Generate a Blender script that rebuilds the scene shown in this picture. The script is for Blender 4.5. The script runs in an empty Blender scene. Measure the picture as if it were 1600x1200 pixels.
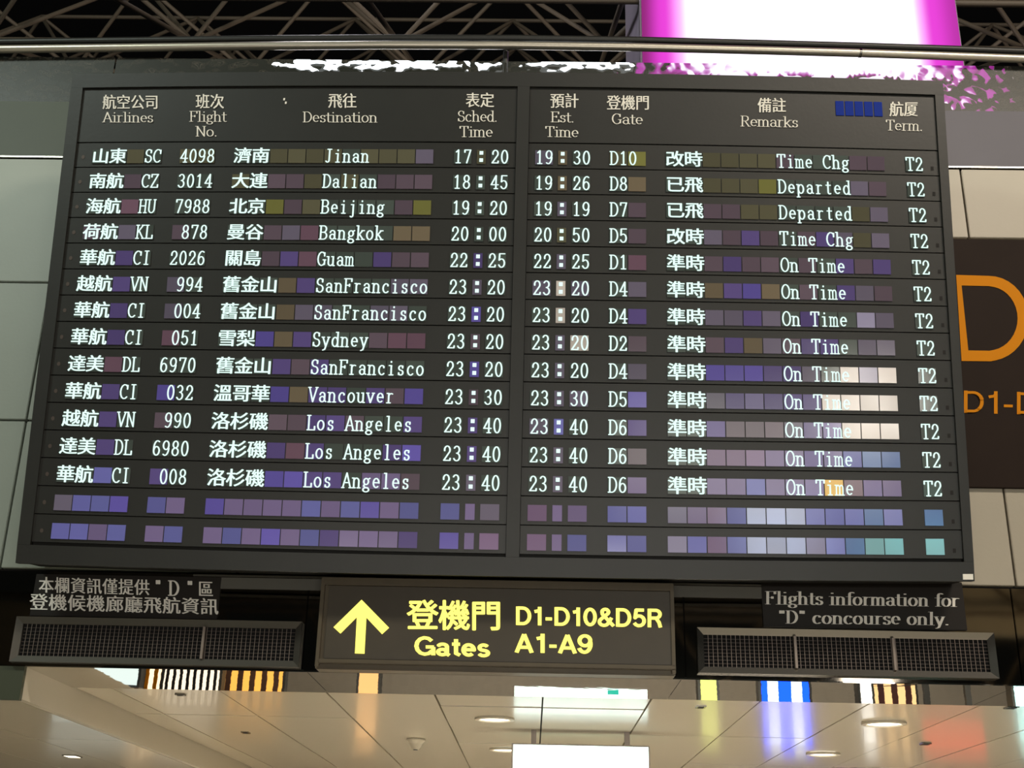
import bpy, bmesh, math, random
from mathutils import Vector, Matrix

random.seed(7)
S = bpy.context.scene
COL = S.collection
R = math.radians

# ------------------------------------------------------------------ camera
F = 1958.0                       # focal length for a frame 1600 wide
Xc = Vector((1, -.0148, .021)).normalized()
Yc = Vector((29.3, -797, -1958)).normalized()
Yc = (Yc - Xc * Yc.dot(Xc)).normalized()
Zc = Xc.cross(Yc)
EYE = Vector((0, 0, 1.6))
cd = bpy.data.cameras.new('camera'); cam = bpy.data.objects.new('camera', cd); COL.objects.link(cam)
cd.sensor_width = 36; cd.lens = F / 1600 * 36; cd.clip_end = 200
cam.matrix_world = Matrix.Translation(EYE) @ Matrix((Xc, Yc, Zc)).to_4x4()
S.camera = cam
S.view_settings.view_transform = 'Standard'; S.view_settings.look = 'None'
S.view_settings.gamma = 1; S.view_settings.use_curve_mapping = False
S.view_settings.exposure = 0.0

# ------------------------------------------------------------------ world and hall lights
w = bpy.data.worlds.new('hall_ambient'); S.world = w; w.use_nodes = True
w.node_tree.nodes['Background'].inputs[0].default_value = (.75, .85, .8, 1)
w.node_tree.nodes['Background'].inputs[1].default_value = .012

def area(name, loc, target, sx, sy, power, color):
    d = bpy.data.lights.new(name, 'AREA'); d.shape = 'RECTANGLE'; d.size = sx; d.size_y = sy
    d.energy = power; d.color = color
    o = bpy.data.objects.new(name, d); COL.objects.link(o); o.location = loc
    o.rotation_euler = (Vector(target) - Vector(loc)).to_track_quat('-Z', 'Y').to_euler()
    return o
area('hall_light', (6.5, -1, 12), (5.0, 8, 4.5), 4, 1.5, 820, (1, .87, .72))
area('hall_light', (-8.5, -1, 12), (-5.0, 8, 4.5), 3, 1.5, 520, (.88, 1, .9))
area('hall_light', (1.5, -1.0, 12.5), (1.0, 8, 5), 3, 1.5, 120, (1, .96, .84))
area('plate_fill_light', (0.5, -6, 1.7), (0.5, 8, 3), 9, .5, 330, (1, .95, .88))  # added fill for the shaded plates under the board, no lamp stands there
area('board_sheen_light', (5.0, -14.6, 4.8), (2, 8, 5), 6.5, 2.8, 120, (.98, 1, .88))  # unseen light added for the sheen right of the board's centre
area('near_truss_fill', (2, -7, 3), (3, -13, 8), 8, 1, 260, (1, .9, .75))  # added light that brightens the near truss for its reflection
area('slab_fill_light', (11, -7, 5), (12, -12, 8), 3, 1, 240, (1, .82, .55))  # added light for the right-hand slab across the hall
area('roof_uplight', (-3, 12.5, 8.5), (-2, 19, 14), 6, 1, 85, (1, .88, .74))
area('roof_uplight', (7, 12.5, 8.5), (7, 19, 14), 4, 1, 70, (1, .85, .8))
area('housing_fill_light', (-2.5, 9.8, 12), (1.2, 10.4, 8), 1, 1, 70, (.95, .92, 1))  # unseen light added to brighten the left side of the lightbox housing
for x_ in (-5, -1.5, 2, 5.5):
    for y_ in (9.6, 13.2, 17.0):
        area('corridor_light', (x_, y_, 2.72), (x_, y_, 0), .5, .5, 75, (1, .93, .80))

# ------------------------------------------------------------------ helpers
def lin(c):
    return tuple((v / 255 / 12.92 if v / 255 <= .04045 else ((v / 255 + .055) / 1.055) ** 2.4) for v in c)

def ray(px, py):
    c = Vector(((px - 800) / F, -(py - 600) / F, -1))
    return Vector((c.dot(Xc), c.dot(Yc), c.dot(Zc)))
# camera matrix columns: world axes seen from the camera are rows Xc, Yc, Zc
def at_y(px, py, Y):
    d = ray(px, py); return EYE + d * (Y / d.y)
def at_z(px, py, Z):
    d = ray(px, py); return EYE + d * ((Z - EYE.z) / d.z)

def mat(name, col, rough=.5, metal=0., emit=None, es=0., noise=0., nscale=8., bump=0., bscale=40., spec=.5, objcol=False, coat=0.):
    m = bpy.data.materials.new(name); m.use_nodes = True
    nt = m.node_tree; b = nt.nodes['Principled BSDF']
    c = lin(col)
    b.inputs['Base Color'].default_value = (*c, 1)
    b.inputs['Roughness'].default_value = rough; b.inputs['Metallic'].default_value = metal
    b.inputs['Specular IOR Level'].default_value = spec
    b.inputs['Coat Weight'].default_value = coat
    if emit:
        b.inputs['Emission Color'].default_value = (*lin(emit), 1); b.inputs['Emission Strength'].default_value = es
    tc = nt.nodes.new('ShaderNodeTexCoord')
    if objcol:
        oi = nt.nodes.new('ShaderNodeObjectInfo'); nt.links.new(oi.outputs['Color'], b.inputs['Base Color'])
    if noise:
        n = nt.nodes.new('ShaderNodeTexNoise'); n.inputs['Scale'].default_value = nscale; n.inputs['Detail'].default_value = 5
        nt.links.new(tc.outputs['Object'], n.inputs['Vector'])
        r = nt.nodes.new('ShaderNodeValToRGB')
        r.color_ramp.elements[0].position = .3; r.color_ramp.elements[1].position = .7
        r.color_ramp.elements[0].color = (*[v * (1 - noise) for v in c], 1)
        r.color_ramp.elements[1].color = (*[min(1, v * (1 + noise)) for v in c], 1)
        nt.links.new(n.outputs['Fac'], r.inputs['Fac']); nt.links.new(r.outputs['Color'], b.inputs['Base Color'])
    if bump:
        n2 = nt.nodes.new('ShaderNodeTexNoise'); n2.inputs['Scale'].default_value = bscale; n2.inputs['Detail'].default_value = 3
        nt.links.new(tc.outputs['Object'], n2.inputs['Vector'])
        bp = nt.nodes.new('ShaderNodeBump'); bp.inputs['Strength'].default_value = bump; bp.inputs['Distance'].default_value = .02
        nt.links.new(n2.outputs['Fac'], bp.inputs['Height']); nt.links.new(bp.outputs['Normal'], b.inputs['Normal'])
    return m

def emis(name, col, s):
    m = bpy.data.materials.new(name); m.use_nodes = True; nt = m.node_tree
    nt.nodes.remove(nt.nodes['Principled BSDF'])
    e = nt.nodes.new('ShaderNodeEmission'); e.inputs[0].default_value = (*lin(col), 1); e.inputs[1].default_value = s
    nt.links.new(e.outputs[0], nt.nodes['Material Output'].inputs[0]); return m

def link(name, me, m, parent=None, kind=None):
    o = bpy.data.objects.new(name, me); COL.objects.link(o)
    if m is not None and not me.materials: me.materials.append(m)
    if parent is not None: o.parent = parent
    if kind: o['kind'] = kind
    return o
def mesh(verts, faces, name='m'):
    me = bpy.data.meshes.new(name); me.from_pydata([tuple(v) for v in verts], [], faces); me.validate(); me.update(); return me
def empty(name, loc, label=None, cat=None, group=None, rot=(0, 0, 0), kind=None):
    o = bpy.data.objects.new(name, None); COL.objects.link(o); o.location = loc; o.rotation_euler = rot
    o.empty_display_size = .1
    if label: o['label'] = label
    if cat: o['category'] = cat
    if group: o['group'] = group
    if kind: o['kind'] = kind
    return o
def tag(o, label, cat, group=None):
    o['label'] = label; o['category'] = cat
    if group: o['group'] = group
    return o

BOXF = [(0, 1, 3, 2), (4, 6, 7, 5), (0, 4, 5, 1), (2, 3, 7, 6), (0, 2, 6, 4), (1, 5, 7, 3)]
def boxdata(x0, x1, y0, y1, z0, z1, V, Fc):
    n = len(V)
    V += [(x, y, z) for x in (x0, x1) for y in (y0, y1) for z in (z0, z1)]
    Fc += [tuple(n + i for i in f) for f in BOXF]
def box(name, x0, x1, y0, y1, z0, z1, m, parent=None, bevel=0., kind=None):
    """world coordinates; the object's origin sits at the middle of its underside"""
    cx, cy = (x0 + x1) / 2, (y0 + y1) / 2
    V, Fc = [], []; boxdata(x0 - cx, x1 - cx, y0 - cy, y1 - cy, 0, z1 - z0, V, Fc)
    me = mesh(V, Fc, name)
    if bevel:
        bm = bmesh.new(); bm.from_mesh(me); bmesh.ops.bevel(bm, geom=bm.edges[:], offset=bevel, segments=2, affect='EDGES'); bm.to_mesh(me); bm.free()
    o = link(name, me, m, parent, kind)
    p = Vector((cx, cy, z0))
    o.location = p - (parent.location if parent is not None else Vector())
    return o
def tube(p, q, r, V, Fc, n=8):
    p, q = Vector(p), Vector(q); d = (q - p).normalized()
    a = d.cross(Vector((0, 0, 1)) if abs(d.z) < .9 else Vector((1, 0, 0))).normalized(); b = d.cross(a)
    k = len(V)
    for c in (p, q):
        for i in range(n):
            t = 2 * math.pi * i / n; V.append(tuple(c + a * math.cos(t) * r + b * math.sin(t) * r))
    for i in range(n):
        j = (i + 1) % n; Fc.append((k + i, k + j, k + n + j, k + n + i))
    Fc.append(tuple(k + i for i in reversed(range(n)))); Fc.append(tuple(k + n + i for i in range(n)))

# ------------------------------------------------------------------ lettering
def arc(cx, cy, rx, ry, a, b, n=10):
    return [(cx + rx * math.cos(R(a + (b - a) * i / n)), cy + ry * math.sin(R(a + (b - a) * i / n))) for i in range(n + 1)]
def ell(cx, cy, rx, ry): return arc(cx, cy, rx, ry, 0, 360, 18)
def sf(x, y, h=.11): return [(x - h, y), (x + h, y)]
def dot(x, y, s=.03): return [(x, y - s), (x, y + s)]
SER = {
 'A': (.74, [[(.07, 0), (.36, 1)], [(.36, 1), (.67, 0)], [(.17, .34), (.55, .34)], sf(.08, 0, .08), sf(.66, 0, .08)]),
 'B': (.68, [[(.14, 0), (.14, 1)], [(.04, 1), (.36, 1)] + arc(.36, .76, .2, .24, 90, -90) + [(.14, .52)], [(.36, .52)] + arc(.36, .26, .24, .26, 90, -90) + [(.04, 0)]]),
 'C': (.7, [arc(.38, .5, .31, .5, 48, 312), [(.6, .95), (.6, .68)]]),
 'D': (.72, [[(.14, 0), (.14, 1)], [(.04, 1), (.3, 1)] + arc(.3, .5, .34, .5, 90, -90, 14) + [(.04, 0)]]),
 'E': (.66, [[(.14, 0), (.14, 1)], [(.04, 1), (.58, 1), (.58, .8)], [(.14, .52), (.42, .52)], [(.42, .6), (.42, .44)], [(.04, 0), (.6, 0), (.6, .22)]]),
 'F': (.62, [[(.14, 0), (.14, 1)], [(.04, 1), (.58, 1), (.58, .8)], [(.14, .52), (.42, .52)], [(.42, .6), (.42, .44)], sf(.14, 0)]),
 'G': (.74, [arc(.38, .5, .31, .5, 48, 320), [(.6, .95), (.6, .7)], [(.62, .08), (.62, .42)], sf(.6, .42, .1)]),
 'H': (.76, [[(.14, 0), (.14, 1)], [(.6, 0), (.6, 1)], [(.14, .52), (.6, .52)], sf(.14, 0), sf(.14, 1), sf(.6, 0), sf(.6, 1)]),
 'I': (.4, [[(.2, 0), (.2, 1)], sf(.2, 0, .14), sf(.2, 1, .14)]),
 'J': (.48, [[(.3, 1), (.3, .15)] + arc(.17, .17, .13, .17, 0, -150), sf(.3, 1, .14)]),
 'K': (.74, [[(.14, 0), (.14, 1)], [(.58, 1), (.14, .42)], [(.26, .58), (.64, 0)], sf(.14, 0), sf(.14, 1), sf(.6, 1), sf(.64, 0, .08)]),
 'L': (.64, [[(.14, 0), (.14, 1)], sf(.14, 1), [(.04, 0), (.58, 0), (.58, .24)]]),
 'N': (.76, [[(.12, 0), (.12, 1)], [(.12, 1), (.62, 0)], [(.62, 0), (.62, 1)], sf(.12, 0, .08), sf(.08, 1, .08), sf(.62, 1, .09)]),
 'O': (.74, [ell(.37, .5, .3, .5)]),
 'R': (.7, [[(.14, 0), (.14, 1)], [(.04, 1), (.36, 1)] + arc(.36, .75, .2, .25, 90, -90) + [(.14, .5)], [(.34, .5), (.62, 0)], sf(.14, 0), sf(.64, 0, .07)]),
 'S': (.62, [arc(.32, .76, .21, .24, 25, 270) + arc(.32, .26, .23, .26, 90, -155), [(.5, .95), (.5, .74)], [(.1, .05), (.1, .28)]]),
 'T': (.68, [[(.34, 0), (.34, 1)], [(.05, .8), (.05, 1), (.63, 1), (.63, .8)], sf(.34, 0, .13)]),
 'U': (.76, [[(.13, 1), (.13, .3)] + arc(.37, .28, .24, .28, 180, 360) + [(.61, 1)], sf(.13, 1), sf(.61, 1, .09)]),
 'V': (.74, [[(.07, 1), (.37, 0)], [(.37, 0), (.67, 1)], sf(.09, 1, .09), sf(.66, 1, .08)]),
 'Z': (.66, [[(.08, .8), (.08, 1), (.58, 1), (.08, 0), (.6, 0), (.6, .2)]]),
 'a': (.56, [[(.1, .5)] + arc(.27, .49, .17, .17, 150, 0) + [(.44, .1), (.54, .02)], arc(.27, .19, .18, .19, 0, 360, 12), ]),
 'c': (.54, [arc(.3, .33, .22, .33, 48, 315), [(.44, .58), (.44, .5)]]),
 'd': (.6, [ell(.28, .33, .2, .33), [(.48, 0), (.48, 1.02)], sf(.43, 1.02, .07), sf(.52, 0, .06)]),
 'e': (.54, [[(.09, .37), (.48, .37)] + arc(.28, .35, .2, .31, 0, 310, 14)]),
 'f': (.36, [[(.19, 0), (.19, .82)] + arc(.33, .82, .14, .2, 180, 40), [(.04, .66), (.36, .66)], sf(.19, 0, .12)]),
 'g': (.56, [ell(.27, .44, .17, .21), [(.4, .58), (.53, .66)], ell(.27, -.12, .21, .14), [(.16, .25), (.1, .14), (.16, .06), (.4, .02)]]),
 'h': (.64, [[(.13, 0), (.13, 1.02)], arc(.31, .44, .18, .22, 170, 0) + [(.49, 0)], sf(.08, 1.02, .06), sf(.13, 0, .1), sf(.49, 0, .1)]),
 'i': (.34, [[(.18, 0), (.18, .66)], dot(.17, .92), sf(.18, 0, .13), sf(.11, .66, .08)]),
 'j': (.36, [[(.22, .66), (.22, -.12)] + arc(.11, -.12, .11, .16, 0, -140), dot(.21, .92), sf(.15, .66, .08)]),
 'k': (.62, [[(.13, 0), (.13, 1.02)], [(.46, .66), (.13, .26)], [(.24, .38), (.52, 0)], sf(.08, 1.02, .06), sf(.13, 0, .1), sf(.5, .66, .09), sf(.52, 0, .09)]),
 'l': (.34, [[(.18, 0), (.18, 1.02)], sf(.18, 0, .13), sf(.12, 1.02, .07)]),
 'm': (.9, [[(.12, 0), (.12, .66)], arc(.28, .46, .16, .2, 170, 0) + [(.44, 0)], arc(.6, .46, .16, .2, 170, 0) + [(.76, 0)], sf(.07, .66, .06), sf(.12, 0, .1), sf(.44, 0, .1), sf(.76, 0, .1)]),
 'n': (.64, [[(.13, 0), (.13, .66)], arc(.31, .45, .18, .21, 170, 0) + [(.49, 0)], sf(.08, .66, .06), sf(.13, 0, .1), sf(.49, 0, .1)]),
 'o': (.58, [ell(.29, .33, .22, .33)]),
 'p': (.62, [[(.13, -.28), (.13, .66)], ell(.33, .33, .2, .33), sf(.08, .66, .06), sf(.13, -.28, .1)]),
 'r': (.46, [[(.15, 0), (.15, .66)], arc(.33, .44, .18, .21, 170, 60), sf(.1, .66, .06), sf(.15, 0, .12)]),
 's': (.46, [arc(.24, .5, .15, .16, 25, 270) + arc(.24, .17, .16, .17, 90, -150), [(.37, .64), (.37, .5)], [(.09, .03), (.09, .16)]]),
 't': (.38, [[(.18, .9), (.18, .14)] + arc(.29, .14, .11, .14, 180, 310), [(.04, .66), (.36, .66)]]),
 'u': (.64, [[(.13, .66), (.13, .2)] + arc(.3, .2, .17, .2, 180, 330), [(.49, .66), (.49, 0)], sf(.08, .66, .06), sf(.44, .66, .06), sf(.54, 0, .05)]),
 'v': (.58, [[(.07, .66), (.29, 0)], [(.29, 0), (.51, .66)], sf(.08, .66, .08), sf(.5, .66, .07)]),
 'y': (.58, [[(.07, .66), (.3, 0)], [(.51, .66), (.24, -.2), (.1, -.26)], sf(.08, .66, .08), sf(.5, .66, .07)]),
 '0': (.62, [ell(.31, .5, .22, .5)]),
 '1': (.62, [[(.32, 0), (.32, 1)], [(.32, 1), (.16, .84)], sf(.32, 0, .15)]),
 '2': (.62, [[(.12, .68)] + arc(.31, .73, .2, .27, 165, -25) + [(.08, .02), (.52, .02), (.54, .16)]]),
 '3': (.62, [arc(.29, .76, .19, .24, 155, -90), arc(.29, .26, .22, .26, 90, -155)]),
 '4': (.62, [[(.42, 0), (.42, 1), (.06, .3), (.58, .3)], sf(.42, 0, .12)]),
 '5': (.62, [[(.52, 1), (.15, 1), (.12, .52)] + arc(.3, .31, .22, .31, 120, -155)]),
 '6': (.62, [arc(.36, .5, .26, .5, 60, 180) + arc(.31, .3, .21, .3, 180, -180, 16)]),
 '7': (.62, [[(.1, .82), (.1, 1), (.54, 1), (.27, 0)]]),
 '8': (.62, [ell(.31, .76, .18, .24), ell(.31, .26, .22, .26)]),
 '9': (.62, [arc(.26, .5, .26, .5, 0, -120), ell(.31, .7, .21, .3)]),
 '.': (.26, [dot(.12, .04)]), ' ': (.34, []), '-': (.4, [[(.08, .38), (.32, .38)]]),
 '"': (.42, [[(.14, 1), (.14, .78)], [(.29, 1), (.29, .78)]]),
}
def nib_hull(p, q, nx, ny, n=8):
    d = (q[0] - p[0], q[1] - p[1]); pts = []
    # support directions of an ellipse: first half round q, second half round p
    a0 = math.atan2(-d[0] * ny, d[1] * nx) if (d[0] or d[1]) else 0.
    for i in range(n + 1):
        t = a0 + math.pi * i / n; pts.append((q[0] + nx * math.cos(t), q[1] + ny * math.sin(t)))
    for i in range(n + 1):
        t = a0 + math.pi + math.pi * i / n; pts.append((p[0] + nx * math.cos(t), p[1] + ny * math.sin(t)))
    return pts
def serif_glyph(ch, nx, ny):
    wd, strokes = SER[ch]; V, Fc = [], []
    for s in strokes:
        for p, q in zip(s, s[1:]):
            h = nib_hull(p, q, nx, ny); k = len(V); V += h; Fc.append(tuple(range(k, k + len(h))))
    return wd, V, Fc
_fc = {}
def font_glyph(ch, off=0., ming=0.):
    """a character of Blender's own font, scaled so that an em is 1 wide"""
    key = (ch, off, ming)
    if key in _fc: return _fc[key]
    c = bpy.data.curves.new('glyph', 'FONT'); c.body = ch; c.size = 1; c.offset = off; c.resolution_u = 3
    o = bpy.data.objects.new('glyph', c); COL.objects.link(o)
    me = bpy.data.meshes.new_from_object(o)
    V = [(v.co.x, v.co.y) for v in me.vertices]; Fc = [tuple(p.vertices) for p in me.polygons]
    bpy.data.objects.remove(o); bpy.data.curves.remove(c); bpy.data.meshes.remove(me)
    if ming:
        V2, F2 = [], []
        mx_, my_ = ming if isinstance(ming, tuple) else (ming, 0)
        for s, t in ((-1, 0), (0, 0), (1, 0)) + (((0, 1), (0, -1), (.7, .7), (.7, -.7), (-.7, .7), (-.7, -.7)) if my_ else ()):
            k = len(V2); V2 += [(x + s * mx_, y + t * my_) for x, y in V]; F2 += [tuple(k + i for i in f) for f in Fc]
        V, Fc = V2, F2
    _fc[key] = (V, Fc); return _fc[key]
CJ = font_glyph('田')
CX0, CX1 = min(v[0] for v in CJ[0]), max(v[0] for v in CJ[0]); CY0, CY1 = min(v[1] for v in CJ[0]), max(v[1] for v in CJ[0])
EM = (CX1 - CX0) / .80
def han(ch, off=0., ming=0.):
    """centred on (0,0), em = 1"""
    V, Fc = font_glyph(ch, off, ming)
    mx, my = (CX0 + CX1) / 2, (CY0 + CY1) / 2
    return [((x - mx) / EM, (y - my) / EM) for x, y in V], Fc
def text_line(s, nx=.045, ny=.02, space=.0, cap=1.):
    V, Fc, x = [], [], 0.
    for ch in s:
        wd, v, f = serif_glyph(ch, nx, ny); k = len(V)
        V += [(x + a, b * cap) for a, b in v]; Fc += [tuple(k + i for i in q) for q in f]; x += wd + space
    return V, Fc, x
def sans_line(s, off=0.):
    V, Fc = font_glyph(s, off); x0 = min(v[0] for v in V); x1 = max(v[0] for v in V)
    cap = font_glyph('H'); h = max(v[1] for v in cap[0])
    return [((x - x0) / (x1 - x0), y / h) for x, y in V], Fc

SAN = {
 'G': (.86, [arc(.43, .5, .34, .43, 38, 325), [(.46, .45), (.79, .45)], [(.76, .45), (.76, .02)]]),
 'a': (.60, [arc(.27, .48, .17, .13, 165, 0) + [(.44, .1), (.54, .03)], ell(.26, .2, .17, .14)]),
 't': (.40, [[(.2, .88), (.2, .14), (.36, .05)], [(.04, .62), (.36, .62)]]),
 'e': (.62, [[(.09, .34), (.51, .34)] + arc(.3, .33, .21, .27, 0, 315, 14)]),
 's': (.56, [arc(.27, .46, .16, .14, 25, 270) + arc(.27, .18, .18, .14, 90, -160)]),
 'D': (.80, [[(.15, 0), (.15, 1)], [(.15, .92), (.38, .92)] + arc(.38, .5, .31, .42, 90, -90, 14) + [(.15, .08)]]),
 '1': (.58, [[(.36, 0), (.36, 1)], [(.38, .88), (.3, .78), (.12, .74)]]),
 '-': (.40, [[(.05, .36), (.35, .36)]]),
 '0': (.66, [ell(.33, .5, .23, .42)]),
 '&': (.80, [[(.76, .03), (.24, .66)] + arc(.37, .78, .15, .15, 205, -30) + [(.2, .42)] + arc(.31, .25, .21, .19, 130, 330) + [(.66, .48)]]),
 '5': (.66, [[(.56, .92), (.2, .92), (.15, .5)] + arc(.33, .34, .24, .27, 125, -155)]),
 'R': (.78, [[(.15, 0), (.15, 1)], [(.15, .92), (.44, .92)] + arc(.44, .71, .2, .21, 90, -90) + [(.15, .5)], [(.46, .5), (.60, .26), (.66, 0)]]),
 'A': (.78, [[(.08, 0), (.39, .96)], [(.39, .96), (.70, 0)], [(.18, .28), (.6, .28)]]),
 '9': (.66, [ell(.32, .67, .22, .26), arc(.30, .5, .25, .43, 12, -150)]),
}
def sans_glyph(ch, hw):
    wd, strokes = SAN[ch]; V, Fc = [], []
    for s in strokes:
        for i, (p, q) in enumerate(zip(s, s[1:])):
            d = math.hypot(q[0] - p[0], q[1] - p[1])
            if d < 1e-6: continue
            n = (-(q[1] - p[1]) / d * hw, (q[0] - p[0]) / d * hw); k = len(V)
            V += [(p[0] + n[0], p[1] + n[1]), (q[0] + n[0], q[1] + n[1]), (q[0] - n[0], q[1] - n[1]), (p[0] - n[0], p[1] - n[1])]; Fc.append((k, k + 3, k + 2, k + 1))
            if i:
                k = len(V); V += [(p[0] + hw * math.cos(R(a)), p[1] + hw * math.sin(R(a))) for a in range(0, 360, 30)]; Fc.append(tuple(range(k, k + 12)))
    return wd, V, Fc
def sans_text(s, hw=.085):
    """one outline per letter, x in 0..1 along the whole line"""
    tot = sum(SAN[c][0] for c in s); x = 0; out = []
    for ch in s:
        wd, V, Fc = sans_glyph(ch, hw); out.append(([((x + a) / tot, b) for a, b in V], Fc)); x += wd
    return out

# ------------------------------------------------------------------ materials
M = {
 'panel_l': mat('beige_wall_panel', (150, 156, 144), .45, noise=.04, nscale=1.5, bump=.03),
 'panel_r': mat('beige_wall_panel_warm', (172, 164, 146), .45, noise=.04, nscale=1.5, bump=.03),
 'wire': mat('dim_wire', (84, 74, 68), .5, .5),
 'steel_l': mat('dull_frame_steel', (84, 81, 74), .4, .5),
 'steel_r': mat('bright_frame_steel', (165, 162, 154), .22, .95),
 'strip': mat('grey_reflection_strip', (88, 86, 78), .6),
 'joint': mat('dark_joint', (22, 18, 15), .8),
 'mirror': mat('polished_dark_steel', (120, 114, 104), .04, 1., bump=.03, bscale=1.5),
 'soffit_mirror': mat('mirror_steel', (215, 212, 205), .02, 1., bump=.06, bscale=2.2),
 'steel': mat('brushed_steel', (128, 124, 116), .25, 1., bump=.02),
 'darksteel': mat('dark_grille_steel', (140, 128, 118), .45, .6),
 'chrome': mat('rail_steel', (200, 192, 176), .36, .75),
 'black': mat('black_void', (8, 7, 7), .9),
 'body': mat('charcoal_cabinet', (34, 33, 30), .6, noise=.12, nscale=3, bump=.03, spec=.2),
 'frame': mat('charcoal_frame', (33, 33, 29), .45, noise=.12, nscale=3, bump=.03, spec=.5),
 'row': mat('charcoal_row_panel', (34, 34, 30), .42, noise=.1, nscale=4, bump=.02, spec=.5),
 'groove': mat('groove_black', (12, 12, 11), .7),
 'tile': mat('display_tile_glass', (90, 80, 120), .12, objcol=True, spec=.75),
 'print': mat('silver_print', (242, 238, 226), .7, spec=.1),
 'silver': mat('silver_letter', (238, 234, 224), .6, spec=.2),
 'plate': mat('black_plate', (36, 32, 28), .5, spec=.2),
 'brownsign': mat('dark_brown_sign', (40, 30, 24), .6, noise=.08, nscale=3, spec=.1),
 'orange': mat('orange_letter', (214, 134, 12), .6, spec=.1),
 'signcase': mat('bronze_sign_casing', (84, 74, 56), .4, .2, noise=.08),
 'signface': mat('dark_bronze_face', (64, 56, 42), .4, noise=.06),
 'glyph': emis('lit_character', (226, 255, 246), 1.15),
 'yellow': emis('lit_yellow', (255, 244, 110), 1.6),
 'truss': mat('truss_paint', (92, 82, 70), .6, noise=.15, nscale=2),
 'roof': mat('dark_roof', (18, 16, 20), .9),
 'slab': mat('grey_satin_panel', (60, 65, 47), .5, noise=.15, nscale=1.2, bump=.04, bscale=6),
 'slab_r': mat('lavender_satin_panel', (70, 68, 80), .5, noise=.1, nscale=1.5, bump=.04, bscale=6),
 'ceil': mat('glossy_beige_ceiling', (200, 191, 172), .24, .0, bump=.01, bscale=3, coat=.12),
 'drop': mat('pale_ceiling_edge', (190, 182, 164), .5),
 'floor': mat('pale_floor', (185, 178, 166), .25, noise=.1, nscale=1),
 'wall': mat('plaster', (150, 142, 130), .7, noise=.05),
 'boxbody': mat('grey_box_body', (150, 140, 155), .5),
 'lamp': emis('lamp_white', (255, 244, 220), 3.),
 'tube': emis('tube_white', (245, 250, 255), 5.),
}

# ------------------------------------------------------------------ large structure
YW = 8.0                                   # plane of the bulkhead
ZB = at_y(1100, 1062, YW).z                # its lower edge
XL, XR = -7.5, 9.0
def Zat(px, py, Y=YW): return at_y(px, py, Y).z
def Xat(px, py, Y=YW): return at_y(px, py, Y).x

floor = box('floor', -14, 14, -16, 30, -.1, 0, M['floor'], kind='structure')
Zfas = (Zat(40, 890) + Zat(1560, 918)) / 2           # top of the polished band
Zpan = (Zat(30, 250) + Zat(1560, 265)) / 2           # top of the beige panels
# bulkhead backing: wall_back
wall = empty('wall_back', (0, YW, ZB), kind='structure')
box('backing', XL, XR, YW + .03, YW + .25, ZB, Zpan + .01, M['joint'], wall)
# beige panels: rows and columns
zl = [Zfas, Zat(20, 658), Zat(40, 443), Zpan]
xs_l = [XL, Xat(22, 775) - 1.55, Xat(22, 775), Xat(22, 775) + 1.55, -.2]
g = .007
for i in range(4):
    for j in range(3):
        box('panel', xs_l[i] + g, xs_l[i + 1] - g, YW - .02, YW + .03, zl[j] + g, zl[j + 1] - g, M['panel_l'], wall, .004)
xa = Xat(1576, 840)
zr = [Zfas, Zat(1560, 760), Zat(1560, 375), Zpan]
for j in range(3):
    xs = [-.2, xa - 1.5 * 2, xa - 1.5, xa, xa + 1.5, XR] if j < 2 else [-.2, Xat(1506, 320) - 1.2, Xat(1506, 320), Xat(1506, 320) + 1.5, XR]
    for a, b in zip(xs, xs[1:]):
        box('panel', a + g, b - g, YW - .02, YW + .03, zr[j] + g, zr[j + 1] - g, M['panel_r'], wall, .004)
# polished band: fascia
fas = empty('trim_1', (0, YW, ZB), kind='structure')
xf = [XL, Xat(400, 960) - 3.1, Xat(480, 960), Xat(1068, 960), Xat(1587, 1000), XR]
for a, b in zip(xf, xf[1:]):
    box('fascia_panel', a + .004, b - .004, YW - .02, YW + .03, ZB, Zfas - .012, M['mirror'], fas, .003)
zs = [Zat(1120, 936), Zat(1120, 917), Zfas - .012]
for z0_, z1_ in zip(zs, zs[1:]):
    box('reflection_strip', Xat(300, 930), Xat(1240, 930), YW - .032, YW - .019, z0_ + .003, z1_ - .003, M['strip'], fas, .002)  # added grey strips in place of a reflection in the polished band
# mirror soffit
YS = at_z(848, 1088, ZB).y
sof = empty('trim_2', (0, YW, ZB), kind='structure')
xd = Xat(40, 1046)                                    # right side of the dropped ceiling
xq = [xd, Xat(480, 1060), Xat(1064, 1060), Xat(1587, 1060), XR]
for a, b in zip(xq, xq[1:]):
    box('soffit_panel', a + .002, b - .002, YW - .018, YS, ZB - .004, ZB + .012, M['soffit_mirror'], sof)
# corridor ceiling: long glossy panels
ceil = empty('ceiling', (0, YS, ZB), kind='structure')
sx = [at_z(px, 1092, ZB).x for px in (180, 342, 506, 683, 848, 1020, 1188, 1357, 1523)]
pitch = (sx[-1] - sx[0]) / 8
sx = [sx[4] + (k - 4) * pitch for k in range(-1, 13)]
box('backing', -8, 9, YS, 26, ZB + .03, ZB + .12, M['joint'], ceil)
for k, (a, b) in enumerate(zip(sx, sx[1:])):
    mid = 4 <= k <= 5
    ys = [YS + .005, 9.45, 10.65, 11.9, 14.3, 17, 21, 26] if mid else ([YS + .005, 10.25, 13.0, 16, 20, 26] if k < 4 else [YS + .005, 11.0, 13.4, 16, 20, 26])
    if b < xd: continue
    a2 = max(a, xd + .01)
    for y0, y1 in zip(ys, ys[1:]):
        dz = .006 * random.random()
        box('ceiling_panel', a2 + .006, b - .006, y0 + .006, y1 - .006, ZB + dz, ZB + .028, M['ceil'], ceil)
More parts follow.
